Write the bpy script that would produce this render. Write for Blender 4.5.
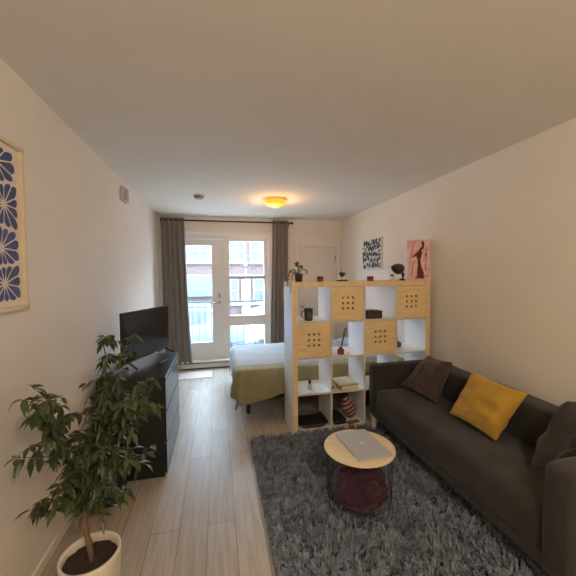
import bpy, bmesh, math, random
from mathutils import Vector, Matrix, noise
from math import sin, cos, pi, hypot
for o in list(bpy.data.objects): bpy.data.objects.remove(o)
sc = bpy.context.scene
random.seed(7)

# ------------------------------------------------------------------ camera, sky, sun, exposure
YAW, PITCH, ROLL, EYE = .2162, -.0398, -.0075, 1.5535
Wd = Vector((sin(YAW)*cos(PITCH), cos(YAW)*cos(PITCH), sin(PITCH)))
r0 = Vector((cos(YAW), -sin(YAW), 0)); u0 = r0.cross(Wd)
Rv = r0*cos(ROLL)+u0*sin(ROLL); Uv = -r0*sin(ROLL)+u0*cos(ROLL)
cd = bpy.data.cameras.new('camera'); cam = bpy.data.objects.new('camera', cd); sc.collection.objects.link(cam)
cam.matrix_world = Matrix(((Rv.x, Uv.x, -Wd.x, 0), (Rv.y, Uv.y, -Wd.y, 0), (Rv.z, Uv.z, -Wd.z, EYE), (0, 0, 0, 1)))
cd.sensor_width = 36; cd.lens = 322.19/576*36; cd.clip_start = .02
sc.camera = cam
wd = bpy.data.worlds.new('sky'); sc.world = wd; wd.use_nodes = True
wn = wd.node_tree.nodes; bg = wn['Background']
bg.inputs[0].default_value = (.60, .79, 1, 1); bg.inputs[1].default_value = 15
def light(name, kind, loc, energy, color, **kw):
    l = bpy.data.lights.new(name, kind); l.energy = energy; l.color = color
    for k, v in kw.items(): setattr(l, k, v)
    o = bpy.data.objects.new(name, l); sc.collection.objects.link(o); o.location = loc
    return o
sun = light('sun', 'SUN', (0, 0, 8), 16, (1, .93, .84), angle=.01)
sun.rotation_euler = Vector((.55, .07, -.83)).to_track_quat('-Z', 'Y').to_euler()
# daylight portal in the window opening (gives no light of its own, guides the sky sampling)
portal = light('window_portal', 'AREA', (.03, 5.80, 1.18), 1, (1, 1, 1), shape='RECTANGLE', size=1.8, size_y=2.15)
portal.rotation_euler = (math.radians(90), 0, 0); portal.rotation_euler = (math.radians(-90), 0, 0)
portal.data.cycles.is_portal = True
# warm ceiling lamps of the room: one out of frame behind the photographer, one by the window
LAMP_ROOM, LAMP_FAR = 58, 7.0
sc.view_settings.view_transform = 'Standard'; sc.view_settings.look = 'None'
sc.view_settings.gamma = 1; sc.view_settings.use_curve_mapping = False
sc.view_settings.exposure = 0.68
sc.cycles.use_denoising = True
sc.cycles.max_bounces = 10; sc.cycles.diffuse_bounces = 6; sc.cycles.sample_clamp_indirect = 4

# ------------------------------------------------------------------ materials
def mat(name, col, rough=.6, var=.06, scale=20, bump=.0, bscale=60, metal=0, spec=.5, sheen=0, coat=0, emit=None, alpha_mix=None, stretch=(1, 1, 1)):
    m = bpy.data.materials.new(name); m.use_nodes = True
    n = m.node_tree.nodes; l = m.node_tree.links; b = n['Principled BSDF']
    b.inputs['Roughness'].default_value = rough; b.inputs['Metallic'].default_value = metal
    b.inputs['Specular IOR Level'].default_value = spec
    b.inputs['Sheen Weight'].default_value = sheen; b.inputs['Coat Weight'].default_value = coat
    tc = n.new('ShaderNodeTexCoord'); mp = n.new('ShaderNodeMapping'); mp.inputs['Scale'].default_value = stretch
    l.new(tc.outputs['Object'], mp.inputs[0])
    t = n.new('ShaderNodeTexNoise'); t.inputs['Scale'].default_value = scale; t.inputs['Detail'].default_value = 4
    l.new(mp.outputs[0], t.inputs[0])
    cr = n.new('ShaderNodeValToRGB'); e = cr.color_ramp.elements
    e[0].position = .3; e[1].position = .7
    e[0].color = tuple(max(0, c*(1-var)) for c in col)+(1,); e[1].color = tuple(min(1, c*(1+var)) for c in col)+(1,)
    l.new(t.outputs[0], cr.inputs[0]); l.new(cr.outputs[0], b.inputs['Base Color'])
    if bump:
        t2 = n.new('ShaderNodeTexNoise'); t2.inputs['Scale'].default_value = bscale; t2.inputs['Detail'].default_value = 5
        l.new(mp.outputs[0], t2.inputs[0])
        bp = n.new('ShaderNodeBump'); bp.inputs['Strength'].default_value = bump; bp.inputs['Distance'].default_value = .01
        l.new(t2.outputs[0], bp.inputs['Height']); l.new(bp.outputs[0], b.inputs['Normal'])
    if emit:
        b.inputs['Emission Color'].default_value = tuple(emit[0])+(1,); b.inputs['Emission Strength'].default_value = emit[1]
    return m
WALL = mat('wall_paint', (.76, .71, .64), .55, .02, 3, .05, 120)
CEIL = mat('ceiling_paint', (.80, .77, .71), .85, .02, 3, .04, 150)
TRIM = mat('white_trim', (.78, .76, .73), .4, .02)
DOORW = mat('white_door_paint', (.74, .73, .72), .4, .02)
WHITE = mat('white_laminate', (.87, .89, .91), .35, .01)
BIRCH = mat('birch_veneer', (.80, .59, .32), .45, .10, 6, .03, 40, stretch=(1, 1, 7))
BIRCHH = mat('birch_veneer_horizontal', (.80, .60, .35), .45, .10, 6, .03, 40, stretch=(7, 1, 1))
BIRCHT = mat('pale_birch_top', (.78, .64, .42), .4, .06, 8, stretch=(1, 6, 1))
SOFA = mat('dark_brown_fabric', (.027, .0215, .020), .9, .38, 5, .5, 160, sheen=.12)
BROWN = mat('brown_velour', (.05, .026, .022), .8, .2, 12, .3, 200, sheen=.25)
YELLOW = mat('mustard_velour', (.48, .27, .022), .8, .12, 14, .3, 220, sheen=.25)
RUGM = mat('grey_shag', (.19, .215, .27), .9, .5, 22, sheen=.1)
RUGB = mat('rug_backing', (.06, .057, .055), .95)
BLACK = mat('black_wood', (.012, .012, .014), .28, .2, 10, stretch=(1, 6, 1))
BLKP = mat('black_plastic', (.012, .012, .013), .35)
SCREEN = mat('dark_screen', (.008, .009, .010), .12, .05)
CURT = mat('grey_brown_curtain', (.25, .225, .21), .85, .12, 30, .25, 400, sheen=.15)
ROD = mat('bronze_rod', (.05, .035, .03), .35, metal=.6)
SHEETM = mat('pale_blue_cotton', (.36, .395, .42), .85, .04, 10, .15, 60, sheen=.1)
OLIVE = mat('olive_blanket', (.27, .25, .14), .9, .12, 14, .3, 180, sheen=.2)
MATT = mat('mattress_ticking', (.7, .7, .68), .9)
SILVER = mat('brushed_aluminium', (.54, .575, .62), .38, .02, metal=.4)
STEEL = mat('satin_steel', (.42, .41, .40), .35, metal=.9)
WIRE = mat('dark_wire', (.03, .03, .03), .4, metal=.5)
MAROON = mat('maroon_fleece', (.045, .007, .027), .9, .4, 14, .6, 90, sheen=.15)
LEAF = mat('ficus_leaf', (.042, .058, .022), .35, .5, 9)
STEM = mat('ficus_bark', (.16, .10, .06), .8, .2, 40, .3, 80)
SOIL = mat('potting_soil', (.035, .020, .014), .95, .5, 60, .8, 90)
POT = mat('cream_ceramic', (.72, .66, .54), .4, .02)
GREEN = mat('succulent_green', (.07, .12, .06), .5, .4, 30)
REDG = mat('red_candle_glass', (.20, .025, .025), .15, .15)
PINKW = mat('pink_wax', (.72, .42, .38), .6)
MUGM = mat('dark_green_glaze', (.03, .038, .034), .3, .1)
DKBRN = mat('dark_brown_board', (.055, .022, .018), .5, .2)
PAPER = mat('book_pages', (.72, .66, .55), .8, .06, 80, stretch=(1, 1, 12))
TANC = mat('tan_book_cover', (.42, .26, .15), .6)
CREAMC = mat('cream_book_cover', (.70, .62, .48), .6)
PINKM = mat('pink_paint', (.84, .50, .51), .7, .22, 14)
MARO = mat('dark_red_paint', (.12, .015, .02), .7, .3, 25)
BLUEP = mat('navy_print', (.045, .06, .20), .6, .12, 30)
CREAMP = mat('cream_paper', (.78, .70, .62), .7, .02)
PALEW = mat('pale_wood_frame', (.68, .56, .38), .45, .06, 20)
INK = mat('black_ink', (.035, .04, .042), .7)
WPAPER = mat('white_canvas', (.66, .67, .66), .7, .04)
GREYB = mat('grey_stone', (.11, .11, .115), .7, .2)
STRIPE = None
def stripes(name, c1, c2, scale, axis='Z', rot=(0, 0, 0)):
    m = bpy.data.materials.new(name); m.use_nodes = True
    n = m.node_tree.nodes; l = m.node_tree.links; b = n['Principled BSDF']; b.inputs['Roughness'].default_value = .85
    tc = n.new('ShaderNodeTexCoord'); w = n.new('ShaderNodeTexWave'); w.bands_direction = axis
    w.inputs['Scale'].default_value = scale; w.inputs['Distortion'].default_value = 1.0; w.inputs['Detail'].default_value = 1
    mp = n.new('ShaderNodeMapping'); mp.inputs['Rotation'].default_value = rot
    cr = n.new('ShaderNodeValToRGB'); cr.color_ramp.interpolation = 'CONSTANT'
    cr.color_ramp.elements[0].color = c1+(1,); cr.color_ramp.elements[1].color = c2+(1,); cr.color_ramp.elements[1].position = .6
    l.new(tc.outputs['Object'], mp.inputs[0]); l.new(mp.outputs[0], w.inputs[0]); l.new(w.outputs[0], cr.inputs[0]); l.new(cr.outputs[0], b.inputs['Base Color'])
    return m
STRIPE = stripes('red_white_stripes', (.16, .015, .02), (.34, .28, .27), 8, 'Z', (0, .5, 0))
def floor_mat():
    m = bpy.data.materials.new('oak_planks'); m.use_nodes = True
    n = m.node_tree.nodes; l = m.node_tree.links; b = n['Principled BSDF']
    tc = n.new('ShaderNodeTexCoord'); mp = n.new('ShaderNodeMapping'); mp.inputs['Rotation'].default_value = (0, 0, pi/2)
    mp.inputs['Location'].default_value = (.3, .08, 0)
    l.new(tc.outputs['Object'], mp.inputs[0])
    br = n.new('ShaderNodeTexBrick'); br.inputs['Scale'].default_value = 1; br.inputs['Brick Width'].default_value = 1.25
    br.inputs['Row Height'].default_value = .168; br.inputs['Mortar Size'].default_value = .0022; br.inputs['Mortar Smooth'].default_value = .3
    br.offset = .37; br.offset_frequency = 2
    br.inputs['Color1'].default_value = (.40, .35, .295, 1); br.inputs['Color2'].default_value = (.48, .43, .37, 1); br.inputs['Mortar'].default_value = (.2, .14, .09, 1)
    l.new(mp.outputs[0], br.inputs[0])
    mp2 = n.new('ShaderNodeMapping'); mp2.inputs['Scale'].default_value = (14, 1.1, 1); l.new(tc.outputs['Object'], mp2.inputs[0])
    t = n.new('ShaderNodeTexNoise'); t.inputs['Scale'].default_value = 3; t.inputs['Detail'].default_value = 6; l.new(mp2.outputs[0], t.inputs[0])
    cr = n.new('ShaderNodeValToRGB'); cr.color_ramp.elements[0].position = .25; cr.color_ramp.elements[0].color = (.74, .72, .70, 1)
    cr.color_ramp.elements[1].position = .75; cr.color_ramp.elements[1].color = (1.08, 1.06, 1.04, 1); l.new(t.outputs[0], cr.inputs[0])
    mx = n.new('ShaderNodeMix'); mx.data_type = 'RGBA'; mx.blend_type = 'MULTIPLY'; mx.inputs[0].default_value = 1
    l.new(br.outputs[0], mx.inputs[6]); l.new(cr.outputs[0], mx.inputs[7]); l.new(mx.outputs[2], b.inputs['Base Color'])
    b.inputs['Roughness'].default_value = .36; b.inputs['Specular IOR Level'].default_value = .2
    bp = n.new('ShaderNodeBump'); bp.inputs['Strength'].default_value = .25; bp.inputs['Distance'].default_value = .002; bp.invert = True
    l.new(br.outputs[1], bp.inputs['Height']); l.new(bp.outputs[0], b.inputs['Normal'])
    return m
def brick_mat():
    m = bpy.data.materials.new('pink_brick'); m.use_nodes = True
    n = m.node_tree.nodes; l = m.node_tree.links; b = n['Principled BSDF']; b.inputs['Roughness'].default_value = .9
    tc = n.new('ShaderNodeTexCoord'); mp = n.new('ShaderNodeMapping'); mp.inputs['Rotation'].default_value = (pi/2, 0, 0)
    l.new(tc.outputs['Object'], mp.inputs[0])
    br = n.new('ShaderNodeTexBrick'); br.inputs['Scale'].default_value = 1; br.inputs['Brick Width'].default_value = .5; br.inputs['Row Height'].default_value = .16
    br.inputs['Mortar Size'].default_value = .012
    br.inputs['Color1'].default_value = (.075, .041, .037, 1); br.inputs['Color2'].default_value = (.09, .056, .05, 1); br.inputs['Mortar'].default_value = (.10, .082, .078, 1)
    l.new(mp.outputs[0], br.inputs[0]); l.new(br.outputs[0], b.inputs['Base Color'])
    return m
def glass_mat():
    m = bpy.data.materials.new('clear_glass'); m.use_nodes = True
    n = m.node_tree.nodes; l = m.node_tree.links; n.remove(n['Principled BSDF'])
    t = n.new('ShaderNodeBsdfTransparent'); t.inputs[0].default_value = (.96, .98, .98, 1)
    g = n.new('ShaderNodeBsdfGlossy'); g.inputs['Roughness'].default_value = .02
    lw = n.new('ShaderNodeLayerWeight'); pw = n.new('ShaderNodeMath'); pw.operation = 'POWER'; pw.inputs[1].default_value = 4
    l.new(lw.outputs['Facing'], pw.inputs[0]); f = n.new('ShaderNodeMath'); f.operation = 'MULTIPLY_ADD'; f.inputs[1].default_value = .6; f.inputs[2].default_value = .03; l.new(pw.outputs[0], f.inputs[0])
    mx = n.new('ShaderNodeMixShader'); l.new(f.outputs[0], mx.inputs[0]); l.new(t.outputs[0], mx.inputs[1]); l.new(g.outputs[0], mx.inputs[2])
    l.new(mx.outputs[0], n['Material Output'].inputs[0])
    return m
OAK = floor_mat(); BRICK = brick_mat(); GLASS = glass_mat()

# ------------------------------------------------------------------ helpers
def tag(o, label=None, cat=None, group=None, kind=None):
    for k, v in (('label', label), ('category', cat), ('group', group), ('kind', kind)):
        if v: o[k] = v
    return o
def thing(name, label, cat, loc=(0, 0, 0), rz=0, group=None):
    o = bpy.data.objects.new(name, None); sc.collection.objects.link(o)
    o.location = loc; o.rotation_euler = (0, 0, rz); o.empty_display_size = .05
    return tag(o, label, cat, group)
def obj(name, bm, m, parent=None, smooth=False, bevel=0, seg=2, sub=0, loc=None, rot=None, solid=0):
    me = bpy.data.meshes.new(name)
    bmesh.ops.recalc_face_normals(bm, faces=bm.faces)
    bm.to_mesh(me); bm.free(); me.materials.append(m)
    o = bpy.data.objects.new(name, me); sc.collection.objects.link(o)
    if parent: o.parent = parent
    if loc: o.location = loc
    if rot: o.rotation_euler = rot
    if solid:
        s = o.modifiers.new('solid', 'SOLIDIFY'); s.thickness = solid; s.offset = 0
    if bevel:
        b = o.modifiers.new('bevel', 'BEVEL'); b.width = bevel; b.segments = seg; b.limit_method = 'ANGLE'; b.angle_limit = .7
    if sub:
        s = o.modifiers.new('sub', 'SUBSURF'); s.levels = sub; s.render_levels = sub
    if smooth:
        for p in me.polygons: p.use_smooth = True
    return o
def bx(x0, x1, y0, y1, z0, z1, bm=None):
    bm = bm or bmesh.new()
    v = [bm.verts.new((x, y, z)) for z in (z0, z1) for y in (y0, y1) for x in (x0, x1)]
    for f in ((0, 1, 3, 2), (4, 6, 7, 5), (0, 4, 5, 1), (2, 3, 7, 6), (0, 2, 6, 4), (1, 5, 7, 3)): bm.faces.new([v[i] for i in f])
    return bm
def lathe(prof, n=32, c=(0, 0, 0), bm=None):
    bm = bm or bmesh.new(); rings = []
    for r, z in prof:
        if r < 1e-6: rings.append([bm.verts.new((c[0], c[1], c[2]+z))])
        else: rings.append([bm.verts.new((c[0]+r*cos(2*pi*i/n), c[1]+r*sin(2*pi*i/n), c[2]+z)) for i in range(n)])
    for a, b in zip(rings, rings[1:]):
        for i in range(n):
            j = (i+1) % n
            if len(a) == 1 and len(b) == 1: continue
            if len(a) == 1: bm.faces.new((a[0], b[i], b[j]))
            elif len(b) == 1: bm.faces.new((a[i], a[j], b[0]))
            else: bm.faces.new((a[i], a[j], b[j], b[i]))
    return bm
def tube(pts, r, n=8, bm=None, closed=False):
    bm = bm or bmesh.new(); P = [Vector(p) for p in pts]; R = r if isinstance(r, (list, tuple)) else [r]*len(P); rings = []
    up = Vector((0, 0, 1)); m = len(P); nrm = None
    for i in range(m):
        t = (P[(i+1) % m]-P[i-1]) if closed else (P[min(i+1, m-1)]-P[max(i-1, 0)])
        t.normalize()
        if nrm is None:
            nrm = t.cross(up if abs(t.z) < .9 else Vector((1, 0, 0))).normalized()
        else:
            nrm = (nrm-t*nrm.dot(t)); nrm.normalize()
        b = t.cross(nrm)
        rings.append([bm.verts.new(P[i]+(nrm*cos(2*pi*k/n)+b*sin(2*pi*k/n))*R[i]) for k in range(n)])
    for i in range(m if closed else m-1):
        a, b = rings[i], rings[(i+1) % m]
        for k in range(n): bm.faces.new((a[k], a[(k+1) % n], b[(k+1) % n], b[k]))
    if not closed:
        bm.faces.new(rings[0][::-1]); bm.faces.new(rings[-1])
    return bm
def ball(c, r, bm=None, n=16):
    rx, ry, rz = r if isinstance(r, tuple) else (r, r, r)
    bm = bm or bmesh.new(); g = bmesh.ops.create_uvsphere(bm, u_segments=n, v_segments=n//2+2, radius=1)
    for v in g['verts']: v.co = Vector((c[0]+v.co.x*rx, c[1]+v.co.y*ry, c[2]+v.co.z*rz))
    return bm
def grid(f, nu, nv, bm=None, closed_u=False):
    bm = bm or bmesh.new()
    V = [[bm.verts.new(f(i/nu, j/nv)) for j in range(nv+1)] for i in range(nu+1)]
    for i in range(nu):
        for j in range(nv): bm.faces.new((V[i][j], V[i+1][j], V[i+1][j+1], V[i][j+1]))
    return bm
def cushion(corners, thick, seed=0, n=22, wr=.012):
    """soft square cushion: corners bl, br, tr, tl on its middle sheet; pinched corners, bulging middle"""
    A, B, C_, D = [Vector(c) for c in corners]; N = (B-A).cross(D-A).normalized(); bm = bmesh.new()
    def mid(u, v):
        pu = u+.045*sin(2*pi*u)*0; cx, cy = 2*u-1, 2*v-1
        k = 1-.07*(1-cx*cx)*abs(cy)**3; k2 = 1-.07*(1-cy*cy)*abs(cx)**3
        u2 = .5+.5*cx*k2; v2 = .5+.5*cy*k
        return A*(1-u2)*(1-v2)+B*u2*(1-v2)+C_*u2*v2+D*(1-u2)*v2
    def h(u, v):
        cx, cy = abs(2*u-1), abs(2*v-1)
        return thick/2*((1-cx**2.6)*(1-cy**2.6))**.55
    S = {}
    for s in (1, -1):
        for i in range(n+1):
            for j in range(n+1):
                edge = i in (0, n) or j in (0, n)
                if s == -1 and edge: S[s, i, j] = S[1, i, j]; continue
                u, v = i/n, j/n; p = mid(u, v)
                w = noise.noise(Vector((u*3+seed, v*5, s+seed*2)))*wr+noise.noise(Vector((u*8+seed, v*7, s*3+seed)))*wr*.5
                S[s, i, j] = bm.verts.new(p+N*s*(h(u, v)+(0 if edge else w*min(1, h(u, v)/(thick*.3)))))
        for i in range(n):
            for j in range(n):
                q = [S[s, i, j], S[s, i+1, j], S[s, i+1, j+1], S[s, i, j+1]]
                bm.faces.new(q if s == 1 else q[::-1])
    return bm
def struct(name, bm, m, parent=None, **kw):
    o = obj(name, bm, m, parent, **kw)
    if not parent: o['kind'] = 'structure'
    return o
def copy_tree(o, parent=None):
    c = o.copy(); sc.collection.objects.link(c); c.parent = parent
    for ch in list(o.children): copy_tree(ch, c)
    return c

# ------------------------------------------------------------------ room shell
XL, XR, YB, YF, ZC = -.934, 2.232, 5.59, -2.4, 2.538
struct('floor', bx(XL-.2, XR+.2, YF-.2, YB, -.12, 0), OAK)
struct('ceiling', bx(XL-.2, XR+.2, YF-.2, YB+.22, ZC, ZC+.2), CEIL)
struct('wall_left', bx(XL-.2, XL, YF-.2, YB+.22, 0, ZC), WALL)
struct('wall_right', bx(XR, XR+.2, YF-.2, YB+.22, 0, ZC), WALL)
struct('wall_front', bx(XL, XR, YF-.2, YF, 0, ZC), WALL)
OX0, OX1, OZ0, OZ1 = -.90, .915, .13, 2.235          # opening of door + window
bm = bx(XL, OX0, YB, YB+.22, -.12, ZC); bx(OX1, XR, YB, YB+.22, -.12, ZC, bm)
bx(OX0, OX1, YB, YB+.22, OZ1, ZC, bm); bx(OX0, OX1, YB, YB+.22, -.12, OZ0, bm)
struct('wall_back', bm, WALL)
struct('baseboard_left', bx(XL, XL+.014, YF, YB, 0, .06), WALL, bevel=.004)
struct('baseboard_right', bx(XR-.014, XR, YF, YB, 0, .09), TRIM, bevel=.004)
bm = bx(.3, 1.34, YB-.014, YB, 0, .09)
struct('baseboard_back', bm, TRIM, bevel=.004)
# glazed door
FY0, FY1 = YB+.02, YB+.09
DX1 = .095
dr = tag(obj('door_1', bx(OX0, -.885, FY0-.01, FY1+.04, OZ0, OZ1), TRIM), kind='structure')
bm = bx(-.885, -.625, FY0, FY1-.02, .16, 2.165)
bx(-.085, DX1, FY0, FY1-.02, .16, 2.165, bm)
bx(-.625, -.085, FY0, FY1-.02, .16, .43, bm); bx(-.625, -.085, FY0, FY1-.02, 2.065, 2.165, bm)
obj('door_panel', bm, DOORW, dr, bevel=.006)
obj('threshold', bx(-.885, DX1, FY0-.01, FY1+.03, OZ0, .162), TRIM, dr)
bm = bx(-.645, -.625, FY0-.012, FY0, .41, 2.085); bx(-.085, -.065, FY0-.012, FY0, .41, 2.085, bm)
bx(-.625, -.085, FY0-.012, FY0, .41, .43, bm); bx(-.625, -.085, FY0-.012, FY0, 2.065, 2.085, bm)
obj('glazing_bead', bm, TRIM, dr, bevel=.003)
obj('pane', bx(-.625, -.085, FY0+.02, FY0+.026, .43, 2.065), GLASS, dr)
bm = lathe([(0, 0), (.024, 0), (.024, .012), (0, .012)], 20); bmesh.ops.rotate(bm, verts=bm.verts, matrix=Matrix.Rotation(pi/2, 3, 'X'))
bmesh.ops.translate(bm, verts=bm.verts, vec=(.035, FY0, 1.10))
tube([(.035, FY0, 1.10), (.035, FY0-.045, 1.10), (.02, FY0-.05, 1.10), (-.07, FY0-.05, 1.095)], .009, 10, bm)
obj('door_handle', bm, STEEL, dr, smooth=True)
bm = bx(.014, .056, FY0-.012, FY0, 1.18, 1.25); bx(.03, .04, FY0-.028, FY0-.012, 1.195, 1.235, bm)
obj('deadbolt', bm, STEEL, dr, bevel=.004)
struct('trim_1', bx(DX1, .135, FY0-.015, FY1+.04, OZ0, OZ1-.005), TRIM, bevel=.004)     # mullion
bm = bx(-.885, .9, FY0-.01, FY1+.04, 2.17, OZ1-.005)
struct('trim_2', bm, TRIM, bevel=.004)
bm = bx(OX0-.02, .97, YB-.02, YB+.02, 2.215, 2.28); bx(.885, .955, YB-.02, YB+.02, .1, 2.215, bm)
struct('trim_3', bm, TRIM, bevel=.005)
# tall three-light window
wi = tag(obj('window_1', bx(.135, .207, FY0, FY1, OZ0, 2.17), TRIM, bevel=.004), kind='structure')
bm = bx(.804, .90, FY0, FY1, OZ0, 2.17); bx(.207, .804, FY0, FY1, 2.145, 2.17, bm); bx(.207, .804, FY0, FY1, OZ0, .21, bm)
bx(.207, .804, FY0-.004, FY1, .69, .862, bm)
obj('window_frame', bm, TRIM, wi, bevel=.005)
obj('meeting_rail', bx(.2, .81, FY0-.014, FY1, 1.495, 1.545), mat('greyed_rail', (.5, .5, .52), .4), wi, bevel=.004)
for z0, z1 in ((.21, .69), (.862, 1.495), (1.545, 2.145)):
    obj('pane', bx(.207, .804, FY0+.03, FY0+.036, z0, z1), GLASS, wi)
struct('trim_4', bx(OX0+.02, .24, YB-.10, YB+.03, .105, .135), TRIM, bevel=.008)           # door sill
# baseboard heater
t = thing('baseboard_heater', 'low cream electric baseboard heater under the glass door', 'heater', (-.17, YB-.05, 0))
obj('housing', bx(-.42, .40, -.03, .048, .015, .088), TRIM, t, bevel=.006)
obj('vent_slot', bx(-.40, .38, -.034, .04, .004, .014), BLKP, t)
obj('outlet_slot', bx(-.40, .38, -.033, -.028, .089, .101), BLKP, t)
# closet door on the right of the back wall
dd = tag(obj('door_2', bx(1.425, 2.135, YB-.012, YB+.005, .01, 2.06), mat('warm_white_door', (.70, .65, .59), .45, .02)), kind='structure')
bm = bx(1.355, 1.415, YB-.024, YB, 0, 2.125); bx(2.145, 2.2, YB-.024, YB, 0, 2.125, bm); bx(1.415, 2.145, YB-.024, YB, 2.07, 2.125, bm)
obj('door_frame', bm, WALL, dd, bevel=.006)
for z in (1.86, .25): obj('hinge', bx(2.10, 2.125, YB-.02, YB-.008, z-.05, z+.05), STEEL, dd, bevel=.003)
bm = ball((1.475, YB-.055, .99), .028); tube([(1.475, YB-.05, .99), (1.475, YB-.01, .99)], .011, 10, bm)
obj('door_knob', bm, STEEL, dd, smooth=True)

# ------------------------------------------------------------------ outside the window
CONC = mat('pale_concrete', (.34, .36, .38), .9, .08, 6); ASPH = mat('street_asphalt', (.17, .17, .18), .9, .1, 2); RAILM = mat('black_rail_paint', (.03, .03, .035), .4)
struct('trim_5', bx(-1.6, 2.6, YB+.24, 7.0, -.16, -.04), CONC)                                # balcony slab
struct('trim_6', bx(-40, 40, YB+1.5, 60, -1.3, -1.0), ASPH)                                # street
struct('trim_7', bx(-40, 40, 17.6, 19.9, -1.0, -.85), CONC)                                  # pavement
t = thing('balcony_railing', 'black metal balcony railing with thin upright bars outside the glass door', 'railing', (.5, 6.9, -.04))
obj('top_rail', bx(-2.1, 2.1, -.02, .02, 1.03, 1.065), RAILM, t, bevel=.004)
obj('middle_rail', bx(-2.1, 2.1, -.012, .012, .93, .95), RAILM, t)
obj('bottom_rail', bx(-2.1, 2.1, -.012, .012, .1, .125), RAILM, t)
for k in range(32):
    x = -2.05+k*.13; obj('baluster', bx(x-.006, x+.006, -.006, .006, 0 if k % 8 == 0 else .1, 1.04), RAILM, t)
WINB = mat('blue_reflecting_glass', (.07, .08, .088), .4, .2, 2, spec=.2); FRM = mat('white_window_frame', (.17, .18, .18), .6)
fb = thing('brick_building', 'pinkish brick building with white windows across the street', 'building', (0, 20, -1))
obj('wall', bx(-24, 26, 0, 6, 0, 7.2), BRICK, fb)
def bwin(x0, x1, z0, z1, nb=2):
    f = obj('window', bx(x0, x1, -.05, .02, z0, z1), FRM, fb)
    bm = bmesh.new(); w = (x1-x0-.12)/nb; h = (z1-z0-.12)/2
    for i in range(nb):
        for j in range(2): bx(x0+.1+i*w, x0+.02+(i+1)*w, -.07, -.045, z0+.1+j*h, z0+.02+(j+1)*h, bm)
    obj('pane', bm, WINB, f)
    obj('sill', bx(x0-.15, x1+.15, -.22, 0, z0-.16, z0), FRM, f)
for k, (x, w) in enumerate([(-7.5, 1.7), (-4.6, 1.5), (-2.3, 2.0), (.5, 1.25), (2.0, 1.9), (5.3, 1.6), (8, 1.6)]):
    bwin(x, x+w, 3.42, 4.75, 3 if w > 1.8 else 2); bwin(x, x+w, 5.7, 6.8)
for x, w in [(-5.4, 1.6), (-3.2, 1.2), (.35, .95), (2.15, 1.7), (5.3, 1.6)]: bwin(x, x+w, .9, 2.4)
bm = bx(-2.3, -.2, -.7, 0, 1.35, 2.45)
obj('awning', bm, mat('teal_awning', (.06, .14, .145), .6, .08), fb, bevel=.05)
obj('pilaster', bx(1.45, 2.0, -.2, 0, 0, 2.45), FRM, fb)
obj('band', bx(-24, 26, -.1, 0, 2.5, 2.62), FRM, fb)
t = thing('street_lamp', 'small dark street lamp seen through the upper window pane', 'street lamp', (1.43, 16.5, -1))
obj('pole', tube([(0, 0, 0), (0, 0, 3.0)], .035, 8), STEEL, t); obj('lamp_head', lathe([(0, .3), (.05, .28), (.16, .05), (.12, 0), (0, 0)], 12, (0, 0, 2.95)), BLKP, t)
def car(name, label, x, y, L, H, col, van=False):
    c = thing(name, label, 'van' if van else 'car', (x, y, -1))
    body = mat(label[:14], col, .3, .02, coat=.5)
    if van: sil = [(0, .35), (0, 1.2), (.5, 1.35), (1.0, H), (L, H), (L, .35)]
    else: sil = [(0, .3), (0, .8), (.9, .95), (1.5, H), (L-1.2, H), (L-.5, 1.0), (L, .95), (L, .3)]
    bm = bmesh.new(); a = [bm.verts.new((p[0], -.85, p[1])) for p in sil]; b = [bm.verts.new((p[0], .85, p[1])) for p in sil]
    bm.faces.new(a); bm.faces.new(b[::-1])
    for i in range(len(sil)): bm.faces.new((a[i], a[i-1], b[i-1], b[i]))
    obj('body', bm, body, c, bevel=.08)
    bm = bx(1.55 if not van else .9, L-1.3, -.87, -.84, 1.0 if not van else 1.25, H-.12)
    obj('side_window', bm, WINB if not van else GREYB, c, bevel=.03)
    for wx in (.8, L-.8):
        bm = lathe([(0, -.1), (.3, -.1), (.3, .1), (0, .1)], 20); bmesh.ops.rotate(bm, verts=bm.verts, matrix=Matrix.Rotation(pi/2, 3, 'X'))
        obj('wheel', bm, BLKP, c, loc=(wx, -.78, .3))
car('parked_car', 'blue car parked in the street behind the balcony railing', -3.4, 11.5, 4.3, 1.55, (.06, .11, .22))
car('parked_van', 'white van parked in the street behind the right window', 1.25, 12.0, 4.6, 2.0, (.75, .8, .8), True)

# ------------------------------------------------------------------ curtains and rod
RY = YB-.10
t = thing('curtain_rod', 'dark bronze curtain rod above the glass door and window', 'curtain rod', (.2, RY, 2.455))
obj('rod', tube([(-1.08, 0, 0), (1.06, 0, 0)], .0125, 12), ROD, t, smooth=True)
obj('finial', lathe([(0, 0), (.016, .004), (.024, .02), (.02, .04), (0, .05)], 14), ROD, t, loc=(1.06, 0, 0), rot=(0, pi/2, 0), smooth=True)
for x in (1.03, -1.06):
    bm = tube([(x, .095, -.03), (x, .04, -.03), (x, .004, -.018)], .008, 8); bx(x-.014, x+.014, .09, .098, -.07, .03, bm)
    obj('bracket', bm, ROD, t)
def curtain(label, x0t, x1t, x0b, x1b, folds, zb, seed):
    zt = 2.50
    def f(u, v):
        z = zt+(zb-zt)*v
        xx0 = x0t+(x0b-x0t)*v; xx1 = x1t+(x1b-x1t)*v**1.3
        x = xx0+(xx1-xx0)*u
        ph = 2*pi*folds*u+.7*noise.noise(Vector((u*3, v*1.5, seed)))+.4*sin(seed+u*9)
        amp = (.022 if v < .02 else .042+.014*noise.noise(Vector((u*4, v*2, seed+5))))
        y = amp*sin(ph)+.006*sin(2.3*ph+seed)
        if v < .05: y *= .55
        return Vector((x+.012*sin(ph*2), RY-.0+y, z))
    return tag(obj('curtain', grid(f, folds*12, 40), CURT, smooth=True, solid=.003), label, 'curtain', 'grey curtains on the rod')
curtain('grey-brown curtain gathered left of the glass door behind the television', -.885, -.50, -.84, -.42, 5, .10, 1.3)
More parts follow.
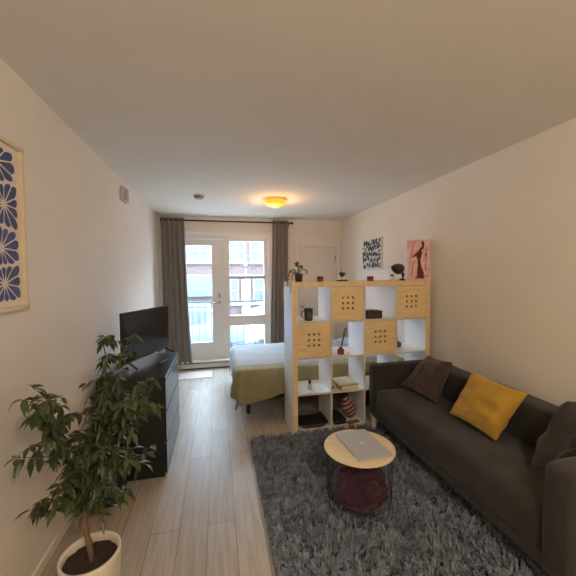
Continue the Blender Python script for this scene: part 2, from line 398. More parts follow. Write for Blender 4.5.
curtain('grey-brown curtain hanging right of the window beside the bed', .95, 1.21, .89, 1.18, 4, .10, 4.1)

# ------------------------------------------------------------------ ceiling and wall fittings
def dome_lamp(label, loc, col, power, r, ecol, es):
    t = thing('ceiling_lamp', label, 'ceiling lamp', loc)
    obj('base_plate', lathe([(0, 0), (r*.72, 0), (r*.72, -.018), (0, -.018)], 40), TRIM, t)
    obj('lamp_shade', lathe([(r*.68, -.018), (r, -.028), (r*.96, -.045), (r*.75, -.075), (r*.4, -.092), (0, -.097)], 40), mat('glowing_shade', tuple(c*.7 for c in ecol), .3, .02, emit=(ecol, es)), t, smooth=True)
    l = light('lamp_light', 'POINT', (0, 0, -.16), power, col, shadow_soft_size=.09); l.parent = t
    return t
dome_lamp('glowing amber flush ceiling lamp near the window', (.75, 4.16, ZC), (1, .50, .16), LAMP_FAR, .145, (1, .36, .02), .9)
dome_lamp('warm flush ceiling lamp near the entrance behind the sitting area', (.55, -.75, ZC), (1, .83, .62), LAMP_ROOM, .17, (1, .8, .55), 3)
t = thing('smoke_detector', 'small round white smoke detector on the ceiling', 'smoke detector', (-.20, 4.12, ZC))
obj('base', lathe([(0, 0), (.07, 0), (.07, -.012), (0, -.012)], 28), TRIM, t)
obj('cover', lathe([(.062, -.012), (.06, -.03), (.045, -.042), (0, -.044)], 28), mat('grey_plastic', (.3, .29, .28), .5), t, smooth=True)
t = thing('door_chime', 'small grey louvred chime box high on the left wall', 'chime', (XL, 3.62, 2.385))
obj('box', bx(0, .04, -.09, .09, -.065, .075), mat('chime_grey', (.5, .46, .42), .5), t, bevel=.008)
bm = bmesh.new()
for k in range(5): bx(.04, .052, -.07, .05, -.05+k*.024, -.04+k*.024, bm)
obj('louvre', bm, STEEL, t)

# framed flower print on the left wall
t = thing('framed_print', 'framed print of navy blue flowers on cream paper on left wall', 'picture', (XL, 1.505, 1.785))
W2, H2 = .315, .385
obj('backing', bx(.002, .012, -W2+.01, W2-.01, -H2+.01, H2-.01), PALEW, t)
bm = bx(0.002, .03, -W2, -W2+.02, -H2, H2); bx(0.002, .03, W2-.02, W2, -H2, H2, bm); bx(0.002, .03, -W2, W2, -H2, -H2+.02, bm); bx(0.002, .03, -W2, W2, H2-.02, H2, bm)
obj('frame', bm, PALEW, t, bevel=.003)
obj('paper', bx(.012, .014, -W2+.02, W2-.02, -H2+.02, H2-.02), CREAMP, t)
bm = bmesh.new(); seeds = []; rr = random.Random(3)
for i in range(3):
    for j in range(4):
        seeds.append((.16-i*.19+rr.uniform(-.02, .02)+(.02 if j % 2 else -.02), .27-j*.18+rr.uniform(-.015, .015)))
hw, hh = W2-.042, H2-.045
for si, (cy, cz) in enumerate(seeds):
    if cy < -hw or cy > hw: continue
    K = rr.choice((11, 12, 13)); off = rr.random()*6
    for k in range(K):
        a0 = off+2*pi*k/K; pts = []
        def bound(a):
            d = Vector((cos(a), sin(a))); R = .135
            for q, lim in ((0, hw), (1, hh)):
                c0 = (cy, cz)[q]
                if abs(d[q]) > 1e-6: R = min(R, ((lim if d[q] > 0 else -lim)-c0)/d[q])
            for sj, (oy, oz) in enumerate(seeds):
                if sj == si: continue
                v = Vector((oy-cy, oz-cz)); dd_ = v.dot(d)
                if dd_ > 1e-6: R = min(R, v.length_squared/2/dd_-.004)
            return max(R, .02)
        hwid = pi/K*.93
        for q in range(9):
            s = -1+q/4; a = a0+hwid*s*.95; Rr = bound(a)*(.975-.17*abs(s)**3); pts.append((cy+cos(a)*Rr, cz+sin(a)*Rr))
        pts.append((cy+cos(a0)*.016, cz+sin(a0)*.016))
        if min(abs(p[0]) for p in pts) >= 0:
            vs = [bm.verts.new((.0155, p[0], p[1])) for p in pts]; bm.faces.new(vs)
obj('flower_pattern', bm, BLUEP, t)

# black and white scribbled canvas, right wall
t = thing('wall_canvas', 'white canvas covered in black scribbled brush strokes on the right wall', 'picture', (XR, 4.36, 1.85))
obj('canvas', bx(-.022, -.001, -.295, .295, -.22, .222), WPAPER, t, bevel=.003)
bm = bmesh.new(); rr = random.Random(11)
for row in range(5):
    z = .17-row*.083; y = -.27
    while y < .25:
        w = rr.uniform(.03, .07); n = rr.randint(4, 6)
        P_ = [(y+rr.uniform(-.01, w), z+rr.uniform(-.045, .045)) for _ in range(n)]
        for a, b in zip(P_, P_[1:]):
            d = Vector((b[0]-a[0], b[1]-a[1]))
            if d.length < .008: continue
            nn = Vector((-d.y, d.x)).normalized()*rr.uniform(.009, .016)
            q = [(a[0]+nn.x, a[1]+nn.y), (b[0]+nn.x*.6, b[1]+nn.y*.6), (b[0]-nn.x*.6, b[1]-nn.y*.6), (a[0]-nn.x, a[1]-nn.y)]
            e = -.0228-rr.random()*.0006
            q = [(max(-.29, min(.29, p[0])), max(-.215, min(.215, p[1]))) for p in q]
            bm.faces.new([bm.verts.new((e, p[0], p[1])) for p in q])
        y += w*.75
obj('brush_strokes', bm, INK, t)

# ------------------------------------------------------------------ cube shelving unit
SX, SY, S, DP = .693, 2.972, 1.487, .39
TO, TI, CW = .05, .0175, .3336
sh = thing('shelving_unit', 'large white and birch four by four cube shelf dividing the room', 'shelf unit', (SX, SY, 0))
cx = [TO+i*(CW+TI) for i in range(4)]; cz = [TO-.008+i*(CW+TI)+.008 for i in range(4)]
obj('side_panel', bx(0, TO, .004, DP, 0, S-TO), WHITE, sh); obj('side_panel', bx(S-TO, S, .004, DP, 0, S-TO), WHITE, sh)
obj('top_panel', bx(0, S, 0, DP, S-TO, S), BIRCHH, sh, bevel=.002)
obj('bottom_panel', bx(TO, S-TO, .004, DP, 0, TO), WHITE, sh)
obj('edge_band', bx(0, TO, 0, .004, 0, S-TO), BIRCH, sh); obj('edge_band', bx(S-TO, S, 0, .004, 0, S-TO), BIRCH, sh)
obj('edge_band', bx(TO, S-TO, 0, .004, 0, TO), BIRCHH, sh)
EDGE = mat('pale_edge', (.68, .62, .52), .45, .04)
for i in range(1, 4):
    z = cz[i]-TI; obj('shelf', bx(TO, S-TO, .004, DP, z, z+TI), WHITE, sh); obj('edge_band', bx(TO, S-TO, 0, .004, z, z+TI), EDGE, sh)
    for j in range(4):
        x = cx[i]-TI; top = cz[j]+CW
        obj('divider', bx(x, x+TI, .003, DP, cz[j], min(top, S-TO)), WHITE, sh)
        obj('edge_band', bx(x, x+TI, -.001, .003, cz[j], min(top, S-TO)), EDGE, sh)
def door_insert(ci, ri):
    g = .003; x0, x1, z0, z1 = cx[ci]+g, cx[ci]+CW-g, cz[ri]+g, cz[ri]+CW-g
    bm = bx(x0, x0+.01, .02, .36, z0, z1); bx(x1-.01, x1, .02, .36, z0, z1, bm); bx(x0+.01, x1-.01, .02, .36, z0, z0+.01, bm)
    bx(x0+.01, x1-.01, .02, .36, z1-.01, z1, bm); bx(x0+.01, x1-.01, .35, .36, z0+.01, z1-.01, bm)
    obj('insert_box', bm, DKBRN, sh)
    h = .021; p = .053; mx, mz = (x0+x1)/2, (z0+z1)/2+.004
    xs = [x0]+[mx+k*p+s*h/2 for k in (-1, 0, 1) for s in (-1, 1)]+[x1]; zs = [z0]+[mz+k*p+s*h/2 for k in (-1, 0, 1) for s in (-1, 1)]+[z1]
    bm = bmesh.new(); V = [[bm.verts.new((x, .011, z)) for z in zs] for x in xs]
    for i in range(7):
        for j in range(7):
            if i % 2 and j % 2:      # round the corners of each hole
                c = .0055; a, b, c_, d = V[i][j].co, V[i+1][j].co, V[i+1][j+1].co, V[i][j+1].co
                for v0, sx_, sz_ in ((V[i][j], 1, 1), (V[i+1][j], -1, 1), (V[i+1][j+1], -1, -1), (V[i][j+1], 1, -1)):
                    bm.faces.new((v0, bm.verts.new(v0.co+Vector((sx_*c, 0, 0))), bm.verts.new(v0.co+Vector((0, 0, sz_*c)))))
                continue
            bm.faces.new((V[i][j], V[i+1][j], V[i+1][j+1], V[i][j+1]))
    obj('cube_door', bm, BIRCH, sh, solid=.014)
for c, r in ((1, 3), (3, 3), (0, 2), (2, 2)): door_insert(c, r)
R1, R2, R3, R4 = cz[3], cz[2], cz[1], cz[0]
TOPZ = S+.001
def at_shelf(px_x, y): return (px_x, y)

def tuft(bm, base, n, L, spread, rr, w=.006):
    for k in range(n):
        a = rr.random()*2*pi; e = rr.uniform(.2, 1); d = Vector((cos(a)*spread*e, sin(a)*spread*e, 1)).normalized(); l = L*rr.uniform(.6, 1)
        p = Vector(base); s = d.cross(Vector((0, 0, 1))).normalized()*w if d.z < .999 else Vector((w, 0, 0))
        m = p+d*l*.5; e_ = p+d*l+Vector((0, 0, -.15*l*e))
        v = [bm.verts.new(q) for q in (p-s*.4, p+s*.4, m+s, m-s, e_)]
        bm.faces.new((v[0], v[1], v[2], v[3])); bm.faces.new((v[3], v[2], v[4]))
# plants and candles on top
rr = random.Random(5)
t = thing('trailing_plant', 'trailing plant in a dark red pot on the left end of the shelf top', 'plant', (.785, 3.08, TOPZ))
obj('pot', lathe([(0, 0), (.032, 0), (.042, .078), (.036, .08), (.034, .07), (0, .066)], 24), DKBRN, t, smooth=True)
bm = bmesh.new()
for (ax, ay, hh_, L) in ((-.12, -.04, .05, .17), (-.1, .03, .04, .13), (.09, .02, .06, .06), (-.01, .02, .12, .0), (-.04, -.03, .1, -.01), (.03, 0, .09, 0), (-.09, -.06, .02, .2)):
    pts = [(0, 0, .07), (ax*.4, ay*.4, .07+hh_), (ax*.8, ay*.8, .07+hh_*.8), (ax, ay, .07+hh_-L*.5), (ax*1.05, ay*1.05, .07+hh_-L)]
    tube(pts, .0018, 5, bm)
    for q in range(60):
        s = rr.uniform(.2, 3.99); i = int(s); f = s-i; p = Vector(pts[i]).lerp(Vector(pts[i+1]), f)
        a = rr.random()*6.28; d = Vector((cos(a), sin(a)*.8, rr.uniform(-.6, .5)))*.022; s_ = d.cross(Vector((0, 0, 1))).normalized()*.009
        v = [bm.verts.new(x) for x in (p, p+d*.5+s_, p+d, p+d*.5-s_)]; bm.faces.new(v)
obj('foliage', bm, GREEN, t)
def candle(label, x, y, r, h, grp=None):
    t = thing('candle_jar', label, 'candle', (x, y, TOPZ), group=grp)
    obj('jar', lathe([(0, 0), (r*.92, 0), (r, .006), (r, h), (r*.9, h), (r*.88, h*.62), (0, h*.6)], 24), REDG, t, smooth=True)
    obj('wax', lathe([(0, h*.6), (r*.86, h*.63), (r*.86, h*.8), (0, h*.78)], 20), PINKW, t)
    obj('rim', lathe([(r*.88, h*.96), (r*1.03, h*.97), (r*1.03, h*1.04), (r*.88, h*1.04)], 24), PINKW, t)
candle('small red glass candle jar between the trailing plant and the succulent', 1.0, 3.06, .031, .052)
candle('small dark red candle jar below the black and white canvas', 1.54, 3.06, .033, .048)
t = thing('succulent_plant', 'tiny green succulent in a white pot on a black saucer on the shelf', 'plant', (1.24, 3.08, TOPZ))
obj('saucer', lathe([(0, 0), (.054, 0), (.058, .012), (.05, .01), (0, .008)], 28), BLKP, t)
obj('pot', lathe([(0, .009), (.022, .009), (.028, .04), (.022, .038), (0, .036)], 20), TRIM, t, smooth=True)
bm = bmesh.new(); tuft(bm, (0, 0, .036), 110, .08, 1.0, rr, .008); obj('leaves', bm, GREEN, t)
t = thing('little_cactus_pot', 'tiny white pot with a dark cactus beneath the black desk lamp', 'plant', (1.785, 3.06, TOPZ))
obj('pot', lathe([(0, 0), (.022, 0), (.03, .045), (.024, .044), (0, .04)], 20), TRIM, t, smooth=True)
obj('cactus', ball((0, 0, .05), (.022, .022, .02)), GREYB, t, smooth=True)
t = thing('desk_lamp', 'small black desk lamp with a drooping round head on the shelf', 'lamp', (1.93, 3.10, TOPZ))
obj('base', lathe([(0, 0), (.03, 0), (.03, .014), (.01, .02), (0, .02)], 24), BLKP, t, smooth=True)
obj('arm', tube([(0, 0, .015), (.012, 0, .05), (.002, 0, .09), (-.01, 0, .115)], .009, 10), BLKP, t, smooth=True)
obj('joint', ball((.008, 0, .065), .018), BLKP, t, smooth=True)
bm = lathe([(0, .055), (.03, .05), (.052, .03), (.062, 0), (.06, -.04), (.052, -.042), (.05, -.01), (0, .04)], 28)
bmesh.ops.rotate(bm, verts=bm.verts, matrix=Matrix.Rotation(math.radians(62), 3, 'Y'))
for v in bm.verts: v.co = Vector((v.co.x*1.15, v.co.y, v.co.z*.9))
obj('lamp_shade', bm, BLKP, t, smooth=True, loc=(-.045, 0, .128))
# pink painting
pp = thing('pink_painting', 'pink canvas with dark red dancing figures leaning at the shelf end', 'painting', (2.098, 3.045, TOPZ), math.radians(-17))
tilt = (math.radians(-5), 0, 0)
obj('canvas', bx(-.118, .118, 0, .018, 0, .435), PINKM, pp, bevel=.002, rot=tilt)
def blob(pts, bm, y=-.0012):
    bm.faces.new([bm.verts.new((a, y, b)) for a, b in pts])
bm = bmesh.new()
blob([(-.03, .02), (.05, .02), (.045, .09), (.02, .16), (.015, .24), (-.012, .24), (-.015, .15)], bm)
blob([(-.02, .23), (.02, .23), (.035, .3), (.02, .33), (-.015, .31), (-.03, .27)], bm, -.0014)
blob([(.015, .31), (.05, .34), (.062, .39), (.05, .4), (.03, .36), (.0, .33)], bm, -.0016)
blob([(.03, .38), (.05, .38), (.058, .405), (.045, .425), (.028, .41)], bm, -.0018)
blob([(-.02, .3), (-.06, .26), (-.065, .24), (-.05, .245), (-.01, .28)], bm, -.0018)
obj('figure', bm, MARO, pp, rot=tilt)
bm = bmesh.new(); rr2 = random.Random(2)
for (x0, z0, x1, z1) in ((.06, .1, .085, .28), (.08, .28, .05, .2), (-.08, .05, -.05, .2), (-.085, .22, -.05, .4), (-.05, .4, .0, .42), (.05, .04, .09, .02), (-.01, .05, -.05, .0), (.065, .25, .09, .36)):
    d = Vector((x1-x0, z1-z0)); n_ = Vector((-d.y, d.x)).normalized()*.005
    blob([(x0+n_.x, z0+n_.y+.01), (x1+n_.x*.4, z1+n_.y*.4+.01), (x1-n_.x*.4, z1-n_.y*.4+.01), (x0-n_.x, z0-n_.y+.01)], bm, -.002)
obj('brush_lines', bm, mat('wine_paint', (.35, .06, .09), .7), pp, rot=tilt)

# things inside the cubes
CX = [SX+c for c in cx]
t = thing('mug', 'dark green mug in the top left cube of the shelf', 'mug', (CX[0]+.135, 3.06, R1+.001))
obj('body', lathe([(0, 0), (.036, 0), (.042, .008), (.044, .118), (.039, .118), (.037, .012), (0, .01)], 28), MUGM, t, smooth=True)
obj('handle', tube([(-.042, 0, .10), (-.065, 0, .095), (-.072, 0, .06), (-.06, 0, .03), (-.042, 0, .025)], .006, 8), MUGM, t, smooth=True)
def book(label, x, y, z, w, d, h, cover, rz, grp=None, cat='book'):
    t = thing('book', label, cat, (x, y, z), rz, grp)
    obj('cover', (lambda b: (bx(-w/2, w/2, -d/2, d/2, h-.003, h, b), bx(-w/2, -w/2+.003, -d/2, d/2, .003, h-.003, b), b)[-1])(bx(-w/2, w/2, -d/2, d/2, 0, .003)), cover, t)
    obj('pages', bx(-w/2+.003, w/2-.004, -d/2+.004, d/2-.004, .003, h-.003), PAPER, t)
b = thing('wooden_box', 'dark brown wooden box in the third cube of the top row', 'box', (CX[2]+.125, 3.08, R1+.001), 0)
obj('body', bx(-.08, .08, -.07, .07, 0, .065), DKBRN, b, bevel=.004); obj('lid', bx(-.083, .083, -.073, .073, .066, .078), mat('wine_brown', (.09, .03, .025), .5), b, bevel=.003)
obj('cord', tube([(-.06, -.03, .083), (-.02, .03, .095), (.03, -.02, .084), (.05, .03, .083)], .003, 6), PAPER, b)
t = thing('reed_diffuser', 'red glass reed diffuser with dark reeds in the second cube', 'diffuser', (CX[1]+.115, 3.04, R2+.001))
obj('jar', lathe([(0, 0), (.03, 0), (.034, .01), (.034, .045), (.018, .058), (.016, .07), (.012, .07), (.012, .055), (0, .05)], 24), REDG, t, smooth=True)
bm = bmesh.new()
for a, bb in ((.05, .02), (.06, .0), (.038, -.01)): tube([(0, 0, .05), (a, bb, .26)], .004, 6, bm)
obj('reeds', bm, BLKP, t)
t = thing('white_tealight', 'tiny white tealight beside the reed diffuser', 'candle', (CX[1]+.19, 3.02, R2+.001))
obj('cup', lathe([(0, 0), (.018, 0), (.019, .014), (0, .013)], 18), TRIM, t)
obj('wick', tube([(0, 0, .012), (0, 0, .02)], .0015, 6), BLKP, t)
t = thing('round_ornament', 'round dark grey ornament with a pink ribbon in the right cube', 'ornament', (CX[3]+.13, 3.16, R2+.001))
obj('ball', ball((0, 0, .034), .034), GREYB, t, smooth=True)
obj('ribbon', tube([(0, 0, .066), (-.012, .01, .12), (-.005, .03, .2), (-.02, .04, .27)], .003, 6), mat('pale_pink', (.6, .42, .42), .7), t)
t = thing('small_bottle', 'small bottle with a black cap in the third row left cube', 'bottle', (CX[0]+.155, 3.10, R3+.001))
obj('body', lathe([(0, 0), (.022, 0), (.024, .01), (.022, .04), (.012, .052), (0, .052)], 20), mat('pale_green_glass', (.42, .48, .38), .3), t, smooth=True)
obj('cap', lathe([(0, .052), (.014, .052), (.016, .085), (.008, .092), (0, .092)], 16), BLKP, t, smooth=True)
BKG = 'books stacked in the third row cube'
book('thick tan book at the bottom of the stack in the third row', CX[1]+.175, 3.09, R3+.001, .2, .225, .045, TANC, .15)
book('thin cream book lying on top of the thick tan book', CX[1]+.165, 3.10, R3+.0475, .19, .215, .014, CREAMC, .08)
t = thing('shell_ornament', 'pink and white shell ornament left of the stacked books', 'ornament', (CX[1]+.035, 3.05, R3+.001))
obj('shell', cushion([(-.03, -.03, .02), (.03, -.02, .02), (.03, .06, .05), (-.03, .05, .05)], .035, 3, 8, .006), mat('shell_pink', (.62, .45, .44), .5), t, smooth=True)
obj('tip', ball((-.012, -.02, .02), .016), MAROON, t, smooth=True)
t = thing('storage_tray', 'shallow black storage tray with rounded corners in bottom left cube', 'tray', (CX[0]+CW/2, 3.13, R4+.001))
def rrect(w, d, r, z, n=6):
    pts = []
    for (sx_, sy_, a0) in ((1, 1, 0), (-1, 1, pi/2), (-1, -1, pi), (1, -1, 1.5*pi)):
        for k in range(n+1):
            a = a0+k*pi/2/n; pts.append((sx_*(w/2-r)+r*cos(a), sy_*(d/2-r)+r*sin(a), z))
    return pts
def loft(rings, cap0=True, cap1=True):
    bm = bmesh.new(); R = [[bm.verts.new(p) for p in r] for r in rings]; n = len(R[0])
    for a, b in zip(R, R[1:]):
        for k in range(n): bm.faces.new((a[k], a[(k+1) % n], b[(k+1) % n], b[k]))
    if cap0: bm.faces.new(R[0][::-1])
    if cap1: bm.faces.new(R[-1])
    return bm
obj('tray_body', loft([rrect(.26, .28, .05, 0), rrect(.31, .31, .06, .03), rrect(.30, .30, .055, .03), rrect(.28, .28, .05, .012)]), BLKP, t)
obj('rim', tube(rrect(.31, .31, .06, .033), .006, 6, closed=True), mat('dark_grey_rim', (.08, .08, .08), .4), t, smooth=True)
t = thing('striped_pouch', 'red and white striped fabric pouch in the bottom row second cube', 'pouch', (CX[1]+.232, 3.11, R4+.001))
bm = ball((0, 0, .115), (.072, .06, .115), n=24)
for v in bm.verts: v.co += Vector((noise.noise(v.co*14)*.012, noise.noise(v.co*17)*.01, 0))
for v in bm.verts: v.co.x -= (v.co.z-.1)*.25; v.co.z = max(v.co.z, .002)
obj('pouch_body', bm, STRIPE, t, smooth=True)
bm = tube([(-.05, -.01, .215), (-.06, -.01, .25), (-.04, 0, .275), (-.01, 0, .25), (-.015, 0, .205)], .006, 8); obj('strap', bm, BLKP, t, smooth=True)
t = thing('black_case', 'flat black case on the floor of the second cube', 'case', (CX[1]+.085, 3.11, R4+.001), .06)
obj('case_body', bx(-.065, .065, -.12, .12, 0, .06), BLKP, t, bevel=.012); obj('zip', bx(-.067, .067, -.122, .122, .028, .033), STEEL, t)
t = thing('wooden_board', 'small brown wooden board in front of the striped pouch', 'board', (CX[1]+.24, 3.01, R4+.001), .2)
obj('board', bx(-.075, .06, -.028, .022, 0, .016), mat('walnut', (.22, .11, .05), .5, .2), t, bevel=.004); obj('knob', ball((.04, 0, .022), .01), STEEL, t, smooth=True)

# ------------------------------------------------------------------ bed
BX0, BY0, BY1, BT = .25, 3.50, 4.84, .49
t = thing('bed', 'low double bed with black legs between the shelf and the window', 'bed', (BX0, BY0, 0))
obj('bed_frame', bx(.03, 1.95, .03, 1.33, .17, .26), BLKP, t, bevel=.01)
obj('mattress', bx(.02, 1.94, .02, 1.32, .26, BT-.02), MATT, t, bevel=.05, seg=4)
for x, y in ((.07, .09), (1.9, .09), (.07, 1.27), (1.9, 1.27)): obj('leg', lathe([(0, 0), (.022, 0), (.03, .17), (0, .17)], 16, (x, y, 0)), BLKP, t)
def drape(u0, v0, v1, u1, off, seed, amp, nu=60, nv=50, r=.05, ebx=BX0, eby=BY0, vback=None, fold=.02, dip=0):
    def f(s, q):
        u = u0+(u1-u0)*s; v = v0+(v1-v0)*q
        if v < eby: v -= dip*math.exp(-((u-ebx-.02)/.22)**2)*min(1, (eby-v)/.3)
        a, b = max(0, ebx-u), max(0, eby-v); c = max(0, v-BY1)
        x, y, z = max(u, ebx), min(max(v, eby), BY1), BT+off
        d = hypot(a, b); h = 0
        if d > 0:
            e = r*(1-math.exp(-d/r)); drop = d-e
            wav = fold*sin(v*21+seed+u*4)*min(1, drop/.15) if a > b else fold*sin(u*19+seed+2*noise.noise(Vector((u*3, v*2, seed))))*min(1, drop/.15)
            k = (e+off+wav+.04*drop)/d
            x -= a*k; y -= b*k; z -= drop*.98
        if c > 0: y += min(c, .04)+off; z -= c
        n1 = noise.noise(Vector((u*3.5+seed, v*3.5, seed)))*amp+noise.noise(Vector((u*9+seed, v*5, seed+3)))*amp*.5
        if d == 0 and c == 0: z += n1*1.0
        else: y += n1*.8; x += n1*.6
        return Vector((x, y, z))
    return grid(f, nu, nv)
tag(obj('duvet', drape(BX0-.30, BY0-.10, BY1+.2, BX0+1.94, .015, 2.0, .020, fold=.012), SHEETM, smooth=True, solid=.012), 'pale blue cotton duvet spread over the low bed', 'duvet')
tag(obj('blanket', drape(BX0-.33, BY0-.33, BY0+.14, BX0+1.93, .042, 5.0, .022, 90, 44, fold=.026, dip=.09), OLIVE, smooth=True, solid=.012), 'olive green blanket draped over the near side of the bed', 'blanket')
t = thing('bed_pillow', 'white pillow at the wall end of the bed behind the shelf', 'pillow', (1.95, 4.2, BT+.05))
obj('pillow_case', cushion([(-.2, -.33, .05), (.2, -.33, .07), (.2, .33, .07), (-.2, .33, .05)], .13, 4), SHEETM, t, smooth=True)
t = thing('floor_mat', 'small pale mat on the floor before the glass door', 'mat', (-.40, 5.17, 0))
obj('mat_top', bx(-.33, .29, -.17, .17, .0015, .008), mat('pale_mat', (.66, .58, .54), .9, .05, 30), t, bevel=.003)
bm = bx(-.335, -.33, -.17, .17, .001, .009); bx(.29, .295, -.17, .17, .001, .009, bm); obj('hem', bm, TRIM, t)

# ------------------------------------------------------------------ dresser, television, remote
MX0, MX1, MY0, MY1, MH = -.884, -.40, 2.587, 3.43, .78
t = thing('dresser', 'black three drawer dresser against the left wall', 'dresser', (MX0, MY0, 0))
w, L = MX1-MX0, MY1-MY0
obj('side_panel', bx(0, w-.02, 0, .022, 0, MH-.022), BLACK, t, bevel=.001); obj('side_panel', bx(0, w-.02, L-.022, L, 0, MH-.022), BLACK, t, bevel=.001)
obj('top_panel', bx(0, w, 0, L, MH-.022, MH), BLACK, t, bevel=.002)
obj('back_panel', bx(0, .008, .022, L-.022, .02, MH-.022), BLACK, t); obj('plinth', bx(.03, w-.04, .022, L-.022, 0, .05), BLACK, t)
for k in range(3):
    z0 = .03+k*.242
    obj('drawer', bx(w-.02, w, .003, L-.003, z0, z0+.226), BLACK, t, bevel=.002)
tv = thing('television', 'flat black television standing angled on the black dresser', 'television', (-.618, 3.13, MH+.001), 0)
ang = math.atan2(-.255, .645)      # long axis from near left to far right
tv.rotation_euler = (0, 0, ang)
# local: y runs along the screen, +x is the viewing side
obj('cabinet', bx(-.028, 0, -.355, .355, .055, .475), BLKP, tv, bevel=.006)
obj('back_bulge', bx(-.055, -.028, -.22, .22, .08, .34), BLKP, tv, bevel=.015)
obj('screen', bx(0, .0015, -.343, .343, .075, .463), SCREEN, tv)
bm = bx(0, .004, -.355, .355, .055, .073); obj('lower_bezel', bm, mat('dark_bezel', (.03, .03, .032), .3), tv)
for s in (-1, 1):
    obj('foot', tube([(-.09, s*.30, .008), (-.012, s*.28, .06), (.085, s*.30, .008)], .009, 8), BLKP, tv, smooth=True)
t = thing('remote_control', 'thin black remote control on the dresser beside the television', 'remote control', (-.485, 3.02, MH+.001), math.radians(-18))
obj('body', bx(-.019, .019, -.075, .075, 0, .016), BLKP, t, bevel=.005)
bm = bmesh.new()
for i in range(3):
    for j in range(6): bx(-.013+i*.01, -.007+i*.01, -.06+j*.018, -.052+j*.018, .016, .018, bm)
obj('buttons', bm, GREYB, t)
t = thing('waste_bin', 'round black waste bin between the potted tree and the dresser', 'bin', (-.745, 2.40, 0))
obj('bin_body', lathe([(0, .002), (.085, .002), (.095, .02), (.118, .30), (.112, .30), (.09, .02), (0, .012)], 32), BLKP, t, smooth=True)
obj('rim', lathe([(.109, .297), (.122, .295), (.122, .312), (.109, .312)], 32), GREYB, t, smooth=True)

# ------------------------------------------------------------------ potted ficus
PX, PY = -.572, 1.55
t = thing('potted_ficus', 'leafy green weeping fig tree in a cream pot by left wall', 'plant', (PX, PY, 0))
obj('pot', lathe([(0, .001), (.098, .001), (.108, .01), (.122, .31), (.122, .325), (.112, .325), (.110, .30), (.10, .06), (0, .05)], 48), POT, t, smooth=True)
bm = lathe([(0, .290), (.04, .292), (.08, .288), (.112, .285)], 40)
for v in bm.verts: v.co.z += noise.noise(v.co*40)*.008
obj('soil', bm, SOIL, t, smooth=True)
rr = random.Random(21); bs = bmesh.new(); bl = bmesh.new()
def leaf(p, d, L, roll):
    d = d.normalized(); s = d.cross(Vector((0, 0, 1)))
    if s.length < .05: s = Vector((1, 0, 0))
    s.normalize(); n_ = s.cross(d); s = (s*cos(roll)+n_*sin(roll)); n_ = s.cross(d)
    W = L*.23; sag = Vector((0, 0, -1))
    prof = [(0, .02), (.15, .55), (.38, 1), (.62, .86), (.82, .42), (1, .02)]; rows = []
    for f, w_ in prof:
        c = p+d*L*f+sag*L*.28*f*f; e = s*W*w_; up = n_*W*w_*.35
        rows.append([bl.verts.new(c-e+up), bl.verts.new(c), bl.verts.new(c+e+up)])
    for a, b in zip(rows, rows[1:]):
        bl.faces.new((a[0], a[1], b[1], b[0])); bl.faces.new((a[1], a[2], b[2], b[1]))
def branch(p, d, L, r, depth, n):
    pts = [Vector(p)]; dd_ = Vector(d).normalized()
    for k in range(n):
        dd_ = (dd_+Vector((rr.uniform(-.18, .18), rr.uniform(-.18, .18), rr.uniform(-.08, .10)-(.12 if depth >= 2 else 0)))).normalized()
        q = pts[-1]+dd_*L/n
        if q.x < XL-PX+.03: q.x = XL-PX+.03
        pts.append(q)
    tube(pts, [r*(1-.6*i/n) for i in range(n+1)], 6, bs)
    return pts, dd_
def leafy(pts, k0, dens, Lf):
    for i in range(k0, len(pts)):
        for q in range(dens):
            a = rr.uniform(0, 2*pi); base = pts[i]+(pts[i-1]-pts[i])*rr.random()
            dv = Vector((cos(a), sin(a), rr.uniform(-1.0, .25)))
            if base.x < XL-PX+.08: dv.x = abs(dv.x)
            leaf(base+dv.normalized()*.004, dv, Lf*rr.uniform(.75, 1.15), rr.uniform(-.6, .6))
base = Vector((.01, -.01, .285))
MAINS = [((-.08, .05, 1), .62), ((.05, .0, 1), .72), ((-.02, -.06, 1), .58)]
tr = tube([(.01, -.01, .27), (0, -.01, .36), (-.02, 0, .46), (-.015, 0, .56)], [.014, .012, .011, .009], 8); obj('trunk', tr, STEM, t, smooth=True)
tube([(0, 0, .36), (-.05, .02, .44), (-.07, .03, .52)], .005, 6, bs)
LV = []
mains = []
for (sx_, sy_, ang_, L_) in ((-.03, .0, (-.20, .05, 1), .60), (-.01, 0, (.02, -.03, 1), .70), (0, 0, (.28, .06, 1), .78), (-.06, .03, (-.24, .1, 1), .48), (0, 0, (-.02, .18, 1), .6)):
    pts, d_ = branch((sx_, sy_, .50), ang_, L_, .006, 0, 9); mains.append(pts); leafy(pts, 6, 3, .054)
# side twigs droop out to fill the crown seen in the photograph
tw = []
for pts in mains:
    for i in range(1, len(pts)):
        for q in range(3):
            a = rr.uniform(0, 2*pi); L_ = rr.uniform(.08, .19)*(1.15-.05*i)
            if i >= 7: L_ *= .75
            d0 = Vector((cos(a), sin(a)*.9, rr.uniform(.0, .7)))
            if pts[i].x < -.12 and d0.x < 0: d0.x *= .4
            p2, _ = branch(pts[i], d0, L_, .0024, 2, 4); leafy(p2, 1, 3, .050)
